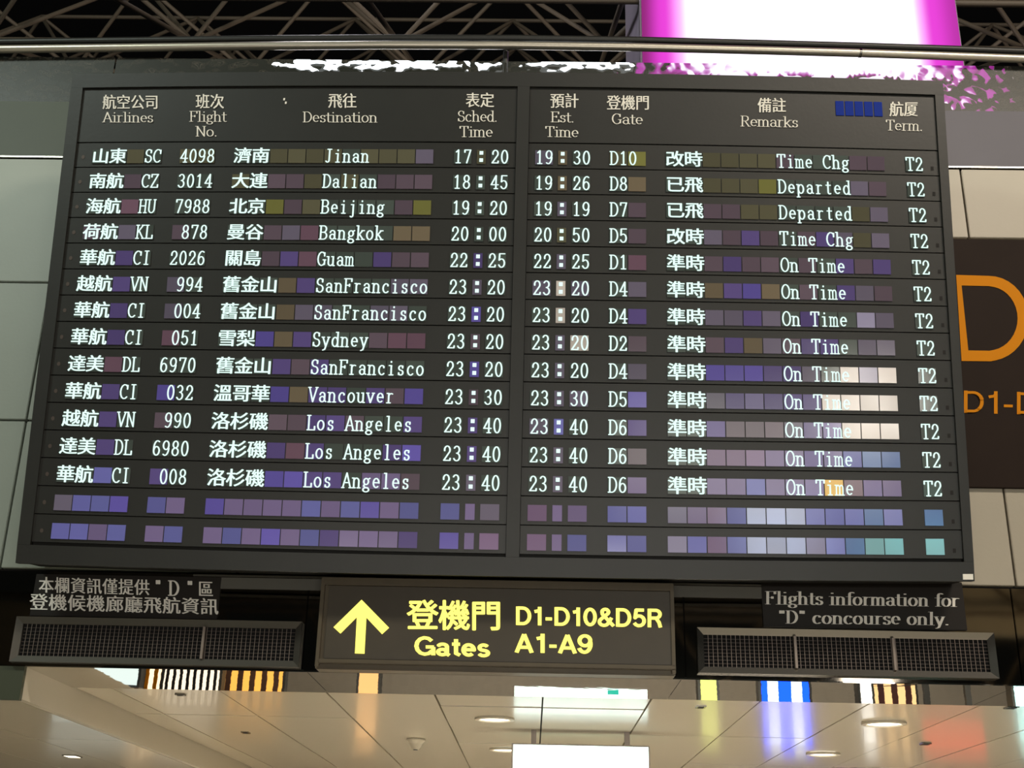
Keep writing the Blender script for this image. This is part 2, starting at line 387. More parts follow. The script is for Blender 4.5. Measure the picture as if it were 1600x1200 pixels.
# dropped part of the ceiling on the left
ZD = Zat(33, 1092)
drop = empty('trim_3', (xd - 2, YW, ZD), kind='structure')
box('edge_face', xd - .05, xd, YW + .02, 26, ZD, ZB + .03, M['drop'], drop)
for a, b in ((xd - .77, xd - .055), (xd - 1.5, xd - .78), (xd - 2.23, xd - 1.51), (xd - 2.96, xd - 2.24), (xd - 3.7, xd - 2.97)):
    for y0, y1 in ((YW + .02, 10.3), (10.31, 13.2), (13.21, 17), (17.01, 26)):
        box('ceiling_panel', a, b, y0, y1, ZD, ZD + .02, M['ceil'], drop)
box('front_face', xd - 4, xd, YW - .02, YW + .015, ZD - .01, ZB - .003, M['slab'], drop)
# corridor shell and hall shell, seen in the polished metal
box('wall_corridor_back', -8, 9, 20.5, 20.7, 0, ZB + .1, M['wall'], kind='structure')
box('wall_corridor_left', -8.2, -8, YW, 26, 0, ZB + .1, M['wall'], kind='structure')
box('wall_corridor_right', 9, 9.2, YW, 26, 0, ZB + .1, M['wall'], kind='structure')
box('wall_front', -14, 14, -16.2, -16, 0, 5.2, M['wall'], kind='structure')
box('ceiling_roof', -20, 20, -16, 45, 22.5, 22.7, M['roof'], kind='structure')

# upper floor: satin band and hammered glass
Ztop = Zat(800, 96); 
up = empty('wall_upper', (0, YW, Zpan), kind='structure')
Zgl = Zat(1560, 175)
box('satin_panel', XL, .6, YW - .01, YW + .04, Zpan + .012, Zgl, M['slab'], up)
box('satin_panel', .61, XR, YW - .01, YW + .04, Zpan + .012, Zgl, M['slab_r'], up)
box('edge_strip', XL, XR, YW - .035, YW + .0, Zpan - .002, Zpan + .010, M['steel'], up)

gm = bpy.data.materials.new('hammered_glass'); gm.use_nodes = True
nt = gm.node_tree; b = nt.nodes['Principled BSDF']; b.inputs['Base Color'].default_value = (*lin((68, 70, 62)), 1)
b.inputs['Roughness'].default_value = .35
rf = nt.nodes.new('ShaderNodeBsdfRefraction'); rf.inputs['IOR'].default_value = 1.16; rf.inputs['Roughness'].default_value = .06; rf.inputs['Color'].default_value = (.9, .92, .92, 1)
tr = nt.nodes.new('ShaderNodeMixShader'); tr.inputs[0].default_value = .55
vo = nt.nodes.new('ShaderNodeTexVoronoi'); vo.feature = 'SMOOTH_F1'; vo.inputs['Scale'].default_value = 13
tc = nt.nodes.new('ShaderNodeTexCoord'); bp = nt.nodes.new('ShaderNodeBump'); bp.inputs['Strength'].default_value = 1.; bp.inputs['Distance'].default_value = .2
nt.links.new(tc.outputs['Object'], vo.inputs['Vector']); nt.links.new(vo.outputs['Distance'], bp.inputs['Height'])
nt.links.new(bp.outputs['Normal'], rf.inputs['Normal'])
nt.links.new(b.outputs[0], tr.inputs[1]); nt.links.new(rf.outputs[0], tr.inputs[2]); nt.links.new(tr.outputs[0], nt.nodes['Material Output'].inputs[0])

bal = empty('glass_balustrade', (0, YW, Zgl), 'upper-floor balustrade of hammered glass under a steel handrail above the flight board', 'balustrade')
gx = [XL, -3.6, -.75, 1.12, 4.4, XR]
gx = [XL, Xat(180, 100), Xat(790, 100), Xat(1430, 100), XR]
for a, b_ in zip(gx, gx[1:]):
    V = [(a + .006, 0, 0), (b_ - .006, 0, 0), (b_ - .006, 0, Ztop - Zgl), (a + .006, 0, Ztop - Zgl)]
    nseg = 1
    o = link('glass_panel', mesh(V, [(0, 1, 2, 3)], 'glass'), gm, bal)
# handrail: gently curved tube through points of its path
def rail(name, pts, r, m, parent, n=16):
    V, Fc = [], []
    P = [Vector(p) for p in pts]
    for i, p in enumerate(P):
        d = (P[min(i + 1, len(P) - 1)] - P[max(i - 1, 0)]).normalized(); a = d.cross(Vector((0, 0, 1))).normalized(); b2 = a.cross(d)
        for k in range(n):
            t = 2 * math.pi * k / n; V.append(tuple(p + a * r * math.cos(t) + b2 * r * math.sin(t) - parent.location))
    for i in range(len(P) - 1):
        for k in range(n):
            j = (k + 1) % n; Fc.append((i * n + k, i * n + j, (i + 1) * n + j, (i + 1) * n + k))
    me = mesh(V, Fc, name); [setattr(f, 'use_smooth', True) for f in me.polygons]
    return link(name, me, m, parent)
YR = YW - .06
rp = [(-150, 81.5), (0, 77), (200, 74.5), (400, 72), (600, 70.5), (800, 71), (1000, 74), (1200, 79), (1345, 83), (1450, 86.5), (1600, 92), (1800, 101)]
rail('handrail', [at_y(px, py, YR) for px, py in rp], .032, M['chrome'], bal)
rail('joint_sleeve', [at_y(1342, 83, YR), at_y(1346, 83.2, YR)], .034, M['steel'], bal)
rail('under_bar', [at_y(px, py - 11 + .0 * px, YR + .12) for px, py in rp], .028, M['frame'], bal)
for px in (-60, 790, 1700):
    p = at_y(px, 90, YW)
    V, Fc = [], []; tube((p.x, .03, .0), (p.x, .03, Zat(px, 74) - Zgl - .02), .022, V, Fc, 10); link('post', mesh(V, Fc, 'post'), M['frame'], bal)

# ------------------------------------------------------------------ flight board
TAU = R(8.9)
HM = ((28.5535120, -5.02942623, 360.904164), (.198009466, 38.5947249, 239.62148), (-3.69143156e-4, -4.99878681e-3, 1.))
KD = 3.5379e-8
def design(u, v):                         # board grid (columns, rows) to picture, once, for placing it in space
    ww = HM[2][0] * u + HM[2][1] * v + 1
    x = (HM[0][0] * u + HM[0][1] * v + HM[0][2]) / ww; y = (HM[1][0] * u + HM[1][1] * v + HM[1][2]) / ww
    dx, dy = x - 800, y - 600; s = 1 - KD * (dx * dx + dy * dy)
    return 800 + dx * s, 600 + dy * s
def inverse(px, py):
    u, v = 15., 7.
    for _ in range(12):
        X, Y = design(u, v); e = 1e-3; a = design(u + e, v); b2 = design(u, v + e)
        J = Matrix((((a[0] - X) / e, (b2[0] - X) / e), ((a[1] - Y) / e, (b2[1] - Y) / e)))
        d = J.inverted() @ Vector((px - X, py - Y)); u += d[0]; v += d[1]
    return u, v
p0 = at_y(773, 893, YW - .40)
board = empty('flight_information_board', p0, 'wide charcoal flight information board showing fifteen rows of departures', 'board', rot=(TAU, 0, 0))
eX, eD, eU = Vector((1, 0, 0)), Vector((0, math.cos(TAU), math.sin(TAU))), Vector((0, -math.sin(TAU), math.cos(TAU)))
def loc2(px, py):                          # onto the board's face, in the board's own axes
    d = ray(px, py); t = (p0 - EYE).dot(eD) / d.dot(eD); q = EYE + d * t - p0
    return q.dot(eX), q.dot(eU)
def B(u, v): return loc2(*design(u, v))
def strip(name, u0, u1, v0, v1, y0, y1, m, parent, nu=8, origin=True):
    """a slab in the board's grid; y0 front (negative is proud), y1 back"""
    V, Fc = [], []
    cx, cz = B((u0 + u1) / 2, (v0 + v1) / 2)
    for i in range(nu + 1):
        u = u0 + (u1 - u0) * i / nu
        for v in (v0, v1):
            x, z = B(u, v)
            for y in (y0, y1): V.append((x - cx, y, z - cz))
    for i in range(nu):
        k = i * 4
        Fc += [(k, k + 4, k + 6, k + 2), (k + 1, k + 3, k + 7, k + 5), (k, k + 1, k + 5, k + 4), (k + 2, k + 6, k + 7, k + 3)]
    Fc += [(0, 2, 3, 1), (nu * 4, nu * 4 + 1, nu * 4 + 3, nu * 4 + 2)]
    o = link(name, mesh(V, Fc, name), m, parent)
    o.location = Vector((cx, 0, cz)) - (parent.location if parent is not board else Vector())
    return o
UL, UR, VT, VB = -9.80, 39.06, -3.405, 15.17
strip('cabinet', UL + .1, UR - .1, VT + .06, VB - .06, .035, .36, M['body'], board, 12)
strip('frame_bar', UL, UR, VT, -2.83, -.012, .04, M['frame'], board, 16)
strip('frame_bar', UL, UR, 14.52, VB, -.012, .04, M['frame'], board, 16)
strip('frame_bar', UL, -9.1, -2.825, 14.515, -.012, .04, M['frame'], board, 1)
strip('frame_bar', 38.56, UR, -2.825, 14.515, -.012, .04, M['frame'], board, 1)
strip('frame_bar', 15.43, 16.1, -2.825, 14.515, -.012, .04, M['frame'], board, 1)
lt = strip('label_tag', 38.45, 38.98, 14.93, 15.12, -.016, -.012, M['print'], board, 1); lt['label'] = 'small white sticker at the lower right corner'
for px in (300, 760, 1250):
    x, z = loc2(px, 300); V, Fc = [], []; boxdata(x - .06, x + .06, .36, 1.25, z - .05, z + .05, V, Fc)
    link('bracket', mesh(V, Fc, 'bracket'), M['body'], board)

def flat(name, V, Fc, m, parent, y, lay=None):
    """vertices already in the board's axes (x, z); flat print at depth y"""
    if not V: return None
    cx = sum(v[0] for v in V) / len(V); cz = sum(v[1] for v in V) / len(V)
    o = link(name, mesh([(a - cx, -.0004 * lay[i] if lay else 0, b - cz) for i, (a, b) in enumerate(V)], Fc, name), m, parent)
    o.location = Vector((cx, y, cz)) - (parent.location if parent is not board else Vector())
    return o
UHALF = .5
def board_text(kind, s, u0, v, m, parent, y, nib=(.062, .04)):
    """kind 'han': one character per tile; kind 'mono': two characters per tile. Cap height and tile size in grid units"""
    V, Fc = [], []
    if kind == 'han':
        for i, ch in enumerate(s):
            if ch == ' ': continue
            gv, gf = han(ch, 0., (.021, .006)); k = len(V)
            V += [B(u0 + i + .49 + a * 1.04, v - b2 * .66) for a, b2 in gv]; Fc += [tuple(k + j for j in f) for f in gf]
    else:
        for i, ch in enumerate(s):
            if ch == ' ': continue
            wd, gv, gf = serif_glyph(ch, *nib); k = len(V)
            sxx = .5 / .66 * .92 if wd < .7 else .48 / wd
            low = .0
            V += [B(u0 + (i + .5) * UHALF - .01 + (a - wd / 2) * sxx, v + .25 - b2 * .51) for a, b2 in gv]; Fc += [tuple(k + j for j in f) for f in gf]
    return flat('lettering', V, Fc, m, parent, y)

ROWS = [
 ('山東', 'SC', '4098', '濟南', 'Jinan', '17', '20', '19', '30', 'D10', '改時', 'Time Chg'),
 ('南航', 'CZ', '3014', '大連', 'Dalian', '18', '45', '19', '26', 'D8', '已飛', 'Departed'),
 ('海航', 'HU', '7988', '北京', 'Beijing', '19', '20', '19', '19', 'D7', '已飛', 'Departed'),
 ('荷航', 'KL', ' 878', '曼谷', 'Bangkok', '20', '00', '20', '50', 'D5', '改時', 'Time Chg'),
 ('華航', 'CI', '2026', '關島', 'Guam', '22', '25', '22', '25', 'D1', '準時', 'On Time'),
 ('越航', 'VN', ' 994', '舊金山', 'SanFrancisco', '23', '20', '23', '20', 'D4', '準時', 'On Time'),
 ('華航', 'CI', ' 004', '舊金山', 'SanFrancisco', '23', '20', '23', '20', 'D4', '準時', 'On Time'),
 ('華航', 'CI', ' 051', '雪梨', 'Sydney', '23', '20', '23', '20', 'D2', '準時', 'On Time'),
 ('達美', 'DL', '6970', '舊金山', 'SanFrancisco', '23', '20', '23', '20', 'D4', '準時', 'On Time'),
 ('華航', 'CI', ' 032', '溫哥華', 'Vancouver', '23', '30', '23', '30', 'D5', '準時', 'On Time'),
 ('越航', 'VN', ' 990', '洛杉磯', 'Los Angeles', '23', '40', '23', '40', 'D6', '準時', 'On Time'),
 ('達美', 'DL', '6980', '洛杉磯', 'Los Angeles', '23', '40', '23', '40', 'D6', '準時', 'On Time'),
 ('華航', 'CI', ' 008', '洛杉磯', 'Los Angeles', '23', '40', '23', '40', 'D6', '準時', 'On Time'),
 None, None]
# tile colours of the blank cells with hall reflections painted in, row by row: o olive, y yellow-green, t tan, m mauve, p purple, b blue-purple, g grey
REFL_TINT = {'o': (84, 82, 66), 'y': (108, 108, 62), 't': (104, 94, 78), 'm': (90, 78, 90), 'r': (104, 80, 96), 'p': (84, 72, 122), 'v': (92, 82, 158), 'b': (96, 96, 158), 'g': (96, 90, 108), 'l': (128, 124, 152), 's': (150, 162, 190), 'c': (128, 176, 186), 'k': (70, 78, 74), 'q': (118, 104, 146), 'u': (118, 96, 130), 'x': (160, 168, 198), 'z': (102, 104, 168), 'w': (186, 178, 174), 'a': (230, 185, 90), 'n': (94, 118, 170)}  # w, x, s and c paint in reflected lights, k the backlight glow
#        airline4 flight2 dest11       time3 est3 gate2 remarks12      term
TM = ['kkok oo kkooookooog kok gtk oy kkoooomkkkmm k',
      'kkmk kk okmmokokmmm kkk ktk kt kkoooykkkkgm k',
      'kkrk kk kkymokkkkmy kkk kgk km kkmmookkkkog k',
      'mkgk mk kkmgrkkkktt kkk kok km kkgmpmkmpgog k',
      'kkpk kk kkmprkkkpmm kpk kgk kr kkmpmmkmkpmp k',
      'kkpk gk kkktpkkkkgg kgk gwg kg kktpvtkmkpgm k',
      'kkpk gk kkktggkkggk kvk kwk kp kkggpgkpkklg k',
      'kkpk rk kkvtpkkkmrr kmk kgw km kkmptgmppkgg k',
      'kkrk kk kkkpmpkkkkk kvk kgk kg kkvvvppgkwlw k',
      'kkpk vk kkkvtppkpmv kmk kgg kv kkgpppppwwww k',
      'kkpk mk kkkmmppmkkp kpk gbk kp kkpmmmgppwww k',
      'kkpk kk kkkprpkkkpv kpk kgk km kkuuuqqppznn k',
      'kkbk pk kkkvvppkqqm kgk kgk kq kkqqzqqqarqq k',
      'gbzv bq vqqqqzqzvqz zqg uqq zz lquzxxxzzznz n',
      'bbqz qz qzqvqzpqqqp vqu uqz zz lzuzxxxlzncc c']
COLS = [(-8.045, 4), (-3.044, 2), (0, 11), 'T', 'E', (20.503, 2), (23.533, 12), (36.643, 1)]
tile_me = None
TW, TH = .945, .5494
def tile_mesh():
    V, Fc = [], []; boxdata(-.5, .5, -.5, .5, -.5, .5, V, Fc); return mesh(V, Fc, 'tile')
tile_me = tile_mesh()
def put_tile(name, u, v, wd, parent, y, code):
    (xa_, za_), (xb_, zb_) = B(u - wd / 2, v), B(u + wd / 2, v); (xc_, zc_), (xd_, zd_) = B(u, v - TH / 2), B(u, v + TH / 2)
    o = link(name, tile_me, M['tile'], parent)
    cx, cz = B(u, v)
    o.location = Vector((cx, y, cz)) - parent.location
    o.scale = (xb_ - xa_, .008, zc_ - zd_)
    o.rotation_euler = (R(random.gauss(0, .35)), -math.atan2(zb_ - za_, xb_ - xa_), R(random.gauss(0, .35)))
    c = REFL_TINT[code]
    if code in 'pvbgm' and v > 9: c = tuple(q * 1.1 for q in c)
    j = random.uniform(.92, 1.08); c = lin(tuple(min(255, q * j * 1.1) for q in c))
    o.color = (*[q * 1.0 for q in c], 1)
    return o
for r, row in enumerate(ROWS):
    codes = TM[r].split()
    for side, (ua, ub) in enumerate(((-9.08, 15.41), (16.12, 38.54))):
        rp_ = strip('row_panel', ua, ub, r - .565, r + .395, .006, .034, M['row'], board, 10)
        V, Fc = [], []
        yt = .003
        groups = []
        for gi, c in enumerate(COLS):
            if (gi < 4) != (side == 0): continue
            if c in ('T', 'E'):
                cc = [(12.55, .945, 'tile'), (13.56, .48, 'colon_tile'), (14.56, .96, 'tile')] if c == 'T' else [(16.95, .955, 'tile'), (17.96, .485, 'colon_tile'), (18.97, .945, 'tile')]
            else:
                cc = [(c[0] + i + .47 if c[0] else i + .48, TW, 'tile') for i in range(c[1])]
            for i, (u, wd, kind) in enumerate(cc):
                code = codes[gi][i] if i < len(codes[gi]) else 'p'
                used = row is not None and (kind == 'colon_tile' or code == 'k' )
                nm = 'colon_tile' if kind == 'colon_tile' else ('lit_tile' if used else 'blank_tile')
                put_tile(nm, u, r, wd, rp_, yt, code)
        if row:
            al, cd_, fl, dh, de, t1, t2, e1, e2, ga, rh, re_ = row
            y = -.004
            if side == 0:
                board_text('han', al, -8.05, r, M['glyph'], rp_, y)
                board_text('mono', cd_, -5.06, r, M['glyph'], rp_, y)
                board_text('mono', fl, -3.04, r, M['glyph'], rp_, y)
                board_text('han', dh, 0, r, M['glyph'], rp_, y)
                board_text('mono', de, 5.0, r, M['glyph'], rp_, y)
                board_text('mono', t1, 12.07, r, M['glyph'], rp_, y)
                board_text('mono', t2, 14.08, r, M['glyph'], rp_, y)
                uc = 13.56
            else:
                board_text('mono', e1, 16.48, r, M['glyph'], rp_, y)
                board_text('mono', e2, 18.5, r, M['glyph'], rp_, y)
                board_text('mono', ga, 20.5, r, M['glyph'], rp_, y)
                board_text('han', rh, 23.53, r, M['glyph'], rp_, y)
                board_text('mono', re_, 29.55, r, M['glyph'], rp_, y)
                board_text('mono', 'T2', 36.64, r, M['glyph'], rp_, y)
                uc = 17.96
            V, Fc = [], []
            for dv in (-.15, .135):
                k = len(V); V += [B(uc + a, r + dv + b2) for a, b2 in ((-.1, .07), (.1, .07), (.1, -.07), (-.1, -.07))]; Fc.append((k, k + 1, k + 2, k + 3))
            flat('colon_dots', V, Fc, M['glyph'], rp_, y)
        if side == 0:
            V = [B(-8.6 + .1 * math.cos(R(a)), r + .08 * math.sin(R(a))) for a in range(0, 360, 45)]
            flat('status_dot', V, [tuple(range(8))[::-1]], M['wire'], rp_, .004)
        else:
            V = [B(38.1 + a, r + b2) for a, b2 in ((-.06, .2), (.1, .2), (.1, .05), (-.06, .05))]
            flat('latch', V, [(0, 1, 2, 3)], M['joint'], rp_, .004)

# header panels and their printed headings
heads = [[strip('header_panel', -9.08, 15.41, -2.81, -.61, .004, .034, M['row'], board, 10)], [strip('header_panel', 16.12, 38.54, -2.81, -.61, .004, .034, M['row'], board, 10)]]
HEAD = [  # panel, han text, centre px, em px, then latin lines: text, centre px, baseline y, width px, cap px
 (0, '航空公司', (204, 160), 22.5, [('Airlines', 200, 191, 79, 15.5)]),
 (0, '班次', (328, 159), 23, [('Flight', 325, 190, 58, 16), ('No.', 323, 213, 34, 15.5)]),
 (0, '飛往', (535, 158), 23, [('Destination', 531.5, 191, 117, 16)]),
 (0, '表定', (750, 157), 23, [('Sched.', 746, 190, 63, 16.5), ('Time', 744, 214, 52, 16.5)]),
 (1, '預計', (882, 158), 23, [('Est.', 879, 191, 37, 16), ('Time', 878, 214, 52, 16)]),
 (1, '登機門', (981.5, 161), 23, [('Gate', 980, 194, 49, 16)]),
 (1, '備註', (1206, 165), 23, [('Remarks', 1202, 198, 90, 16)]),
 (1, '航厦', (1412, 171), 23, [('Term.', 1413, 204, 58, 16)]),
]
for side, hz, (cx, cy), em, lines in HEAD:
    par = heads[side][0]; V, Fc, L = [], [], []
    for i, ch in enumerate(hz):
        gv, gf = han(ch, 0., .018); k = len(V); L += [j * 3 // len(gv) for j in range(len(gv))]
        V += [loc2(cx + (i - (len(hz) - 1) / 2) * em * .98 + a * em, cy - b2 * em * 1.08 + (cx - 780) * 1e-5 * a) for a, b2 in gv]; Fc += [tuple(k + j for j in f) for f in gf]
    flat('lettering', V, Fc, M['print'], par, .0, L)
    slope = .004 if cx < 800 else .02
    for s, lx, by, wpx, cpx in lines:
        gv, gf, adv = text_line(s, .05, .022)
        V = [loc2(lx + (a / adv - .5) * wpx, by - b2 * cpx + (a / adv - .5) * wpx * slope) for a, b2 in gv]
        flat('lettering', V, gf, M['print'], par, .0, [(j // 18) % 7 for j in range(len(V))])
bl = mat('blue_indicator', (8, 36, 110), .5, emit=(6, 44, 150), es=.25, spec=.1)
hp = heads[1][0]
for i in range(5):
    u, v = inverse(1312 + i * 15 + .2, 169 + i * .35)
    o = strip('blue_indicator', u - .23, u + .23, v - .29, v + .29, -.001, .004, bl, hp, 1)
V, Fc = [], []
for (px, py) in ((444, 155), (446.5, 160.5)):
    k = len(V); V += [loc2(px + a, py + b2) for a, b2 in ((-1.6, 1.8), (1.2, 1.8), (1.6, -1.8), (-1, -1.8))]; Fc.append((k, k + 1, k + 2, k + 3))
flat('print_remnant', V, Fc, M['print'], heads[0][0], .0)

# ------------------------------------------------------------------ signs on the bulkhead
def px_text(name, V2, Fc, pl, pr, h, m, parent, Y, lean=0., thick=0., lay=None):
    """V2: x in 0..1 along pl-pr, y in cap heights; set on the vertical plane Y"""
    V = []
    for a, b2 in V2:
        px = pl[0] + (pr[0] - pl[0]) * a - lean * b2 * h; py = pl[1] + (pr[1] - pl[1]) * a - b2 * h
        q = at_y(px, py, Y); V.append(q)
    c = sum(V, Vector()) / len(V)
    n = len(V); VV = [v - c - Vector((0, .0004 * lay[i] if lay else 0, 0)) for i, v in enumerate(V)]; F2 = [tuple(f) for f in Fc]
    if thick:
        VV += [v + Vector((0, thick, 0)) for v in VV[:n]]
        for f in Fc:
            F2 += [(f[i], f[(i + 1) % len(f)], f[(i + 1) % len(f)] + n, f[i] + n) for i in range(len(f))] if len(f) > 4 else []
    o = link(name, mesh(VV, F2, name), m, parent); o.location = c - parent.location; return o
def norm(V, adv): return [(a / adv, b2) for a, b2 in V]
def han_line(s, off=0., ming=.02, latin=None):
    V, Fc, L = [], [], []; n = len(s)
    for i, ch in enumerate(s):
        if ord(ch) < 128:
            wd, gv, gf = serif_glyph(ch, .08, .035); gv = [((a - wd / 2) * .95, b2 * .84 - .4) for a, b2 in gv]
        else: gv, gf = han(ch, off, ming)
        k = len(V); V += [((i + .5 + a) / n, b2 + .4) for a, b2 in gv]; Fc += [tuple(k + j for j in f) for f in gf]
        L += [(j // 18) % 7 for j in range(len(gv))] if ord(ch) < 128 else [j * 3 // len(gv) for j in range(len(gv))]
    return V, Fc, L

# centre: lit gate direction sign
YG = YW - .17
gL, gR = Xat(497, 980, YG), Xat(1054, 980, YG)
gB, gT = Zat(780, 1050, YG), Zat(780, 906, YG)
sign = empty('gate_direction_sign', ((gL + gR) / 2, YW - .02, gB), 'dark bronze lightbox sign with glowing yellow upward arrow and gate numbers', 'sign')
box('casing', gL, gR, YG + .015, YW - .025, gB, gT, M['signcase'], sign, .006)
box('face', gL + .05, gR - .02, YG, YG + .016, Zat(780, 1034, YG), Zat(780, 920, YG), M['signface'], sign, .002)
box('top_rail', gL, gR, YG - .012, YG + .016, Zat(780, 919, YG), Zat(780, 907, YG), M['signcase'], sign, .004)
box('bottom_rail', gL + .02, gR, YG - .018, YG + .016, Zat(780, 1042, YG), Zat(780, 1035, YG), M['signcase'], sign, .004)
for x in (gL + .012, gR - .012):
    box('end_cap', x - .012, x + .012, YG - .014, YG + .016, gB + .01, gT - .01, M['signcase'], sign, .003)
yl = YG - .004
arrow = [(565, 937), (521, 980), (532, 990), (557.5, 964.5), (554.5, 1021), (569.5, 1021.5), (572.5, 965), (597, 991), (608, 981)]
V = [at_y(px, py, yl) for px, py in arrow]; c = sum(V, Vector()) / len(V)
link('arrow', mesh([v - c for v in V], [(0, 1, 2, 3), (0, 3, 6), (3, 4, 5, 6), (0, 6, 7, 8)], 'arrow'), M['yellow'], sign).location = c - sign.location
for i, ch in enumerate('登機門'):
    gv, gf = han(ch, 0., (.022, .018))
    px_text('letter', gv, gf, (660.5 + i * 49.5, 962 + i * .5), (660.5 + i * 49.5 + 51, 962 + i * .5), 50, M['yellow'], sign, yl)
for s_, pl, pr, h_ in (('Gates', (647, 1024), (767, 1026), 30), ('D1-D10&D5R', (804, 976.5), (1036, 980.5), 29), ('A1-A9', (804, 1019.5), (927, 1021.5), 30)):
    for gv, gf in sans_text(s_): px_text('letter', gv, gf, pl, pr, h_, M['yellow'], sign, yl)

def plate(label, pxs, lines, name='notice_plate'):
    (x0, y0), (x1, y1) = pxs; Y = YW - .035
    q0, q1 = at_y(x0, y1, Y), at_y(x1, y0, Y)
    t = empty(name, ((q0.x + q1.x) / 2, YW - .02, q0.z), label, 'notice', 'information plates under the flight board')
    box('plate', q0.x, q1.x, Y, YW - .021, q0.z, q1.z, M['plate'], t, .002)
    for (gv, gf, lay), pl, pr, h in lines: px_text('lettering', gv, gf, pl, pr, h, M['silver'], t, Y - .003, lay=lay)
    return t
def ser(s, nx=.085, ny=.012):
    V, Fc, adv = text_line(s, nx, ny, .03); return norm(V, adv), Fc, [(j // 18) % 7 for j in range(len(V))]
plate('black plate with two lines of silver Chinese lettering above the left grille', ((46, 902), (346, 962)),
      [(han_line('本欄資訊僅提供"D"區', 0, .02), (60, 925), (334, 932), 27), (han_line('登機候機廊廳飛航資訊', 0, .02), (46, 952), (342, 960), 28)])
plate('dark plate with silver English lettering above the right grille', ((1193, 910), (1503, 979)),
      [(ser('Flights information for'), (1196, 944), (1499, 948), 20), (ser('"D" concourse only.'), (1216, 974), (1484, 977), 20)])

# ventilation grilles
def grille(label, pL, pR, yb_, mull, fm):
    """pL, pR: upper left and upper right corner; yb_: lower left y"""
    Y = YW - .055
    x0, x1 = Xat(pL[0], (pL[1] + yb_) / 2, Y), Xat(pR[0], (pR[1] + yb_) / 2, Y)
    mx, my = (pL[0] + pR[0]) / 2, (pL[1] + pR[1]) / 2
    z1 = Zat(mx, my, Y); z0 = Zat(mx, my + (yb_ - pL[1]), Y)
    t = empty('ventilation_grille', ((x0 + x1) / 2, YW - .02, z0), label, 'grille', 'ventilation grilles in the polished band')
    w_ = .042
    T = t.location
    def bar(name, poly, m):
        # poly: outer-inner quad in (x,z); sloped inwards
        V = [(x - T.x, y - T.y, z - T.z) for x, y, z in poly]
        return link(name, mesh(V, [(0, 1, 2, 3), (4, 7, 6, 5), (0, 4, 5, 1), (1, 5, 6, 2), (2, 6, 7, 3), (3, 7, 4, 0)], name), m, t)
    yo, yi, yb = Y, Y - .0, YW - .021
    def fr(a, b_, c_, d_):
        return [(a[0], yo - .012, a[1]), (b_[0], yo - .012, b_[1]), (c_[0], yo + .012, c_[1]), (d_[0], yo + .012, d_[1]), (a[0], yb, a[1]), (b_[0], yb, b_[1]), (c_[0], yb, c_[1]), (d_[0], yb, d_[1])]
    o_ = [(x0, z0), (x1, z0), (x1, z1), (x0, z1)]; i_ = [(x0 + w_, z0 + w_), (x1 - w_, z0 + w_), (x1 - w_, z1 - w_), (x0 + w_, z1 - w_)]
    for k in range(4):
        j = (k + 1) % 4; bar('frame_bar', fr(o_[k], o_[j], i_[j], i_[k]), fm)
    box('duct_back', x0 + w_, x1 - w_, YW - .0205, YW - .019, z0 + w_, z1 - w_, M['black'], t)
    nv = 62; V, Fc = [], []
    for k in range(1, nv):
        x = x0 + w_ + (x1 - x0 - 2 * w_) * k / nv - T.x; boxdata(x - .0013, x + .0013, -.022, -.018, w_, z1 - z0 - w_, V, Fc)
    link('upright_slats', mesh(V, Fc, 'slats'), M['darksteel'], t, 'stuff')
    V, Fc = [], []
    for k in range(1, 9):
        z = w_ + (z1 - z0 - 2 * w_) * k / 9; boxdata(x0 + w_ - T.x, x1 - w_ - T.x, -.012, -.004, z - .0013, z + .0013, V, Fc)
    link('cross_wires', mesh(V, Fc, 'wires'), M['wire'], t, 'stuff')
    for f in mull:
        x = x0 + (x1 - x0) * f; box('mullion', x - .008, x + .008, YW - .06, YW - .025, z0 + w_, z1 - w_, M['darksteel'], t)
    return t
grille('steel framed wire grille under the Chinese notice plate', (21, 963), (470, 972), 1034, (.66,), M['steel_l'])
grille('steel framed wire grille under the English notice plate', (1090, 982), (1556, 988), 1053, (.33, .66), M['steel_r'])

# orange lettered gate sign, right
YO = YW - .05
ox0 = Xat(1470, 560, YO); oz0, oz1 = Zat(1560, 762, YO), Zat(1560, 374, YO)
gs = empty('gate_letter_sign', ((ox0 + XR) / 2 - 1, YW - .03, oz0), 'dark brown wall sign with a large orange letter D right of the board', 'sign')
box('sign_panel', ox0, XR - .6, YO, YW - .024, oz0, oz1, M['brownsign'], gs, .003)
# thick-stroked D with square corners
def bigD():
    V, Fc = [], []
    def px(x, y): return at_y(x, y, YO - .004)
    out = [(1494, 429.5), (1545, 431)] + [(1545 + 62 * math.sin(R(a)), 497.5 - 66.5 * math.cos(R(a))) for a in range(10, 180, 10)] + [(1548, 564.5), (1502.5, 564)]
    inn = [(1502.5, 446), (1545, 447)] + [(1545 + 45 * math.sin(R(a)), 497.5 - 50 * math.cos(R(a))) for a in range(10, 180, 10)] + [(1546, 548), (1513, 547.5)]
    P = [px(*p) for p in out] + [px(*p) for p in inn]; n = len(out); c = sum(P, Vector()) / len(P)
    Fc = [(i, (i + 1) % n, n + (i + 1) % n, n + i) for i in range(n)]
    o = link('lettering', mesh([p - c for p in P], Fc, 'D'), M['orange'], gs); o.location = c - gs.location
bigD()
for gv, gf in sans_text('D1-D', .06): px_text('letter', gv, gf, (1502, 645), (1622, 648), 35, M['orange'], gs, YO - .004, lay=[(j // 4) % 23 for j in range(len(gv))])

